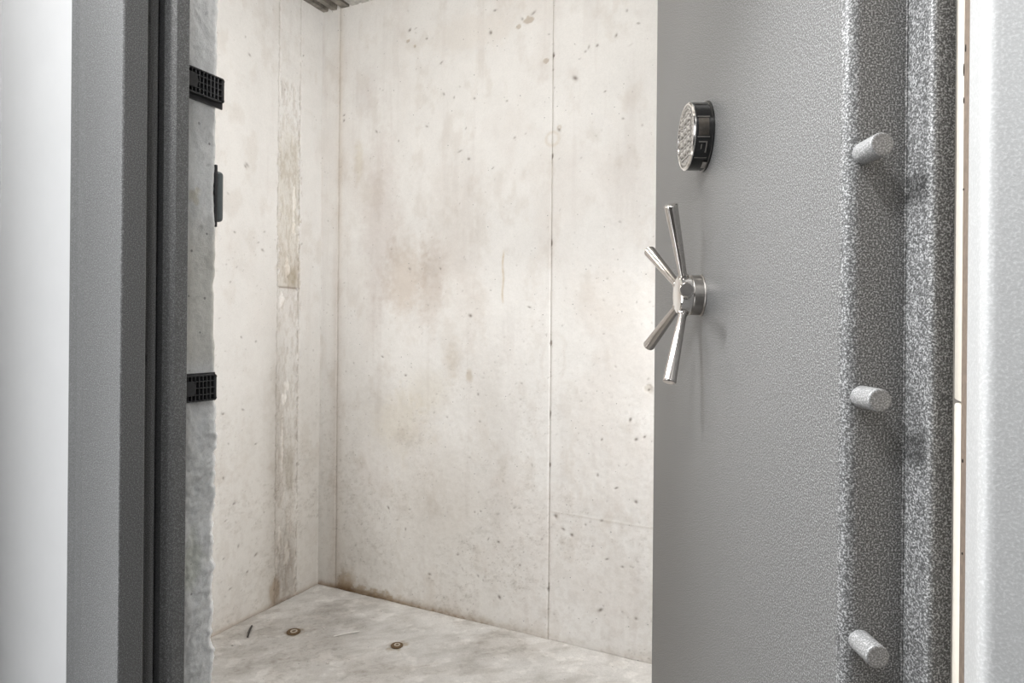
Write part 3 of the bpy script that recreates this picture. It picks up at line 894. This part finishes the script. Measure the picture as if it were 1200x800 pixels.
# side hatches: battery door between two raised chrome lines, and a moulded clip below
for a in (128, 162, 196, 232):
    lb = bmesh.new()
    side_patch(lb, a - 0.7, a + 0.7, 0.007, LT - 0.006, LR - 0.001, LR + 0.0009, 2)
    from_bm('side_bar', lb, M['dark_steel'], lock)
lb = bmesh.new(); side_patch(lb, 164, 194, 0.0085, LT - 0.0075, LR - 0.001, LR + 0.0005, 10)
from_bm('battery_hatch', lb, M['hatch'], lock)
lb = bmesh.new()
side_patch(lb, 203, 205, 0.012, LT - 0.009, LR - 0.001, LR + 0.0012, 2)
side_patch(lb, 203, 222, 0.010, 0.012, LR - 0.001, LR + 0.0012, 6)
side_patch(lb, 208, 216, 0.018, 0.0195, LR - 0.001, LR + 0.0012, 4)
from_bm('clip', lb, M['dark_steel'], lock)
lb = bmesh.new()
side_patch(lb, 240, 256, 0.004, 0.011, LR - 0.001, LR + 0.0022, 6)
from_bm('release_tab', lb, M['steel'], lock)

# ------------------------------------------------------------------ horseshoe shims packed between frame and concrete


def shim(name, z0, z1, y1, ledge, label):
    root = empty(name, (-0.862, 0.668, z0))
    tag(root, label, 'shim', 'black plastic shims beside the left jamb')
    X0, X1 = -0.003, 0.0045
    ya, yb = 0.6275 - 0.668, y1 - 0.668
    h = z1 - z0
    nb = 12
    pitch = 0.0066
    # rear plate
    b = bmesh.new()
    zl, zh = (-0.0075, h - 0.002) if ledge < 0 else (0.002, h + 0.0022)
    box(b, (-0.0068, ya, zl), (-0.0035, yb + 0.0034, zh), 0.0006, 1)
    from_bm('rear_plate', b, M['black_plastic'], root)
    # floor of the cells
    b = bmesh.new()
    box(b, (-0.0036, ya, 0.0005), (-0.0010, yb - 0.001, h - 0.0005), 0.0006, 1)
    from_bm('web', b, M['black_gloss'], root)
    # outline frame with rounded free corners
    b = bmesh.new()
    box(b, (X0, ya, h - 0.0022), (X1, yb - 0.003, h))
    box(b, (X0, ya, 0.0), (X1, yb - 0.003, 0.0022))
    box(b, (X0, yb - 0.0045, 0.003), (X1, yb, h - 0.003), 0.0012, 2)
    for s, zc in ((1, h - 0.0045), (-1, 0.0045)):
        for k in range(4):
            a = math.radians(90 * (k + 0.5) / 4)
            yy = yb - 0.0045 + 0.0034 * math.sin(a); zz = zc + s * 0.0034 * math.cos(a)
            box(b, (X0, yy - 0.0011, zz - 0.0011), (X1, yy + 0.0011, zz + 0.0011))
    from_bm('outline', b, M['black_plastic'], root)
    rows = 4
    for j in range(1, rows):
        b = bmesh.new()
        zc = h * j / rows
        box(b, (X0, ya, zc - 0.0008), (X1 - 0.0005, yb - 0.004, zc + 0.0008), 0.0003, 1)
        from_bm('rib', b, M['black_plastic'], root)
    k = 0
    y = yb - 0.0045 - pitch
    while y > ya + 0.002:
        b = bmesh.new()
        box(b, (X0, y - 0.0010, 0.001), (X1 - 0.0002, y + 0.0010, h - 0.001), 0.0003, 1)
        from_bm('rib', b, M['black_plastic'], root)
        y -= pitch
    # solid boss towards the frame
    b = bmesh.new()
    zc = h * 0.5
    hexp = [(0.664 - 0.668, 0.0), (0.661 - 0.668, 0.011), (ya + 0.002, 0.011), (ya + 0.002, -0.011), (0.661 - 0.668, -0.011)]
    lo = [b.verts.new((X0, p, zc + q)) for p, q in hexp]; hi = [b.verts.new((X1 + 0.0006, p, zc + q)) for p, q in hexp]
    for i in range(5): b.faces.new((lo[i], lo[(i + 1) % 5], hi[(i + 1) % 5], hi[i]))
    b.faces.new(hi); b.faces.new(lo[::-1])
    from_bm('boss', b, M['black_plastic'], root)
    return root


shim('plastic_shim', 1.4525, 1.491, 0.711, -1, 'upper black gridded plastic shim beside the left jamb, near the picture top')
shim('plastic_shim', 0.984, 1.025, 0.7015, 1, 'lower black gridded plastic shim beside the left jamb, at handle height')

# ------------------------------------------------------------------ electrical box on the vault side of the front wall
eb = empty('junction_box', (-0.93, Y_IN, 1.31))
tag(eb, 'grey metal junction box on the broken concrete edge beside left jamb', 'electrical box')
b = bmesh.new(); box(b, (-0.055, -0.0025, -0.052), (0.0590, 0.0018, 0.047), 0.001)
from_bm('back_plate', b, M['black_plastic'], eb)
b = bmesh.new(); box(b, (-0.045, 0.0017, -0.042), (0.0560, 0.0175, 0.039), 0.006, 4)
from_bm('cover', b, M['box_grey'], eb)

# ------------------------------------------------------------------ bits on the vault floor


def anchor(loc, s, rz, label):
    root = empty('floor_anchor', loc, rz)
    tag(root, label, 'anchor', 'rusty anchors in the slab')
    b = bmesh.new()
    lathe(b, [(0.024 * s, 0.0), (0.0245 * s, 0.003), (0.021 * s, 0.0052), (0.016 * s, 0.004), (0.012 * s, 0.0035)], Matrix.Translation((0, 0, 0)), 28)
    from_bm('flange', b, M['rust'], root)
    b = bmesh.new()
    lathe(b, [(0.0125 * s, 0.003), (0.0125 * s, 0.0050), (0.0118 * s, 0.0056), (0.0085 * s, 0.0056), (0.0078 * s, 0.0032), (0, 0.0032)], Matrix.Translation((0.001, 0, 0)), 24)
    from_bm('collar', b, M['pale_iron'], root)


anchor((-1.708, 1.730, 0.0012), 1.0, 0.3, 'rusty round anchor in the vault floor, the left one')
anchor((-1.318, 1.817, 0.0012), 0.86, 1.1, 'smaller rusty round anchor in the vault floor, the right one')


def stick(name, p0, p1, r, mat, label, cat, bend=0.0):
    c = (Vector(p0) + Vector(p1)) / 2
    d = Vector(p1) - Vector(p0)
    b = bmesh.new()
    n = 8
    side = Vector((-d.y, d.x, 0)).normalized()
    rings = []
    for k in range(n + 1):
        f = k / n
        q = Vector(p0) - c + d * f + side * bend * math.sin(math.pi * f)
        rr = r * (0.75 + 0.5 * math.sin(math.pi * (0.15 + 0.7 * f)))
        dd = d.normalized(); up = Vector((0, 0, 1))
        rings.append([b.verts.new(q + (side * math.cos(a) + up * math.sin(a)) * rr) for a in [2 * math.pi * j / 8 for j in range(8)]])
    for a_, b_ in zip(rings, rings[1:]):
        for j in range(8): b.faces.new((a_[j], a_[(j + 1) % 8], b_[(j + 1) % 8], b_[j]))
    b.faces.new(rings[0][::-1]); b.faces.new(rings[-1])
    o = from_bm(name, b, mat)
    o.location = c
    return tag(o, label, cat)


stick('wire', (-1.553, 1.765, 0.0055), (-1.498, 1.837, 0.0045), 0.0022, M['twig'], 'pale bent wire lying on the vault floor between the two anchors', 'wire', 0.003)
stick('splinter', (-1.872, 1.690, 0.006), (-1.818, 1.623, 0.006), 0.0032, M['dark_chip'], 'dark splinter on the vault floor near the left concrete wall', 'splinter', -0.002)
rd = random.Random(4)
for x_, y_, s_, lab in [(-1.825, 1.565, 0.006, 'largest pale mortar crumb on the vault floor, at the broken concrete edge'),
                        (-1.80, 1.575, 0.0045, 'small mortar crumb just right of the largest crumb by the concrete edge'),
                        (-1.86, 1.755, 0.0045, 'mortar crumb on the floor between left wall and left anchor'),
                        (-1.63, 1.80, 0.004, 'mortar crumb on the floor just behind the left anchor, right of it'),
                        (-1.45, 1.62, 0.005, 'mortar crumb in front of the two anchors at the bottom of the floor')]:
    b = bmesh.new()
    bmesh.ops.create_icosphere(b, subdivisions=2, radius=s_)
    for v in b.verts:
        v.co *= 0.75 + 0.4 * rd.random()
        v.co.z *= 0.6
    o = from_bm('mortar_crumb', b, M['grit'])
    o.location = (x_, y_, s_ * 0.4 + 0.0015)
    tag(o, lab, 'crumb', 'mortar crumbs on the vault floor')
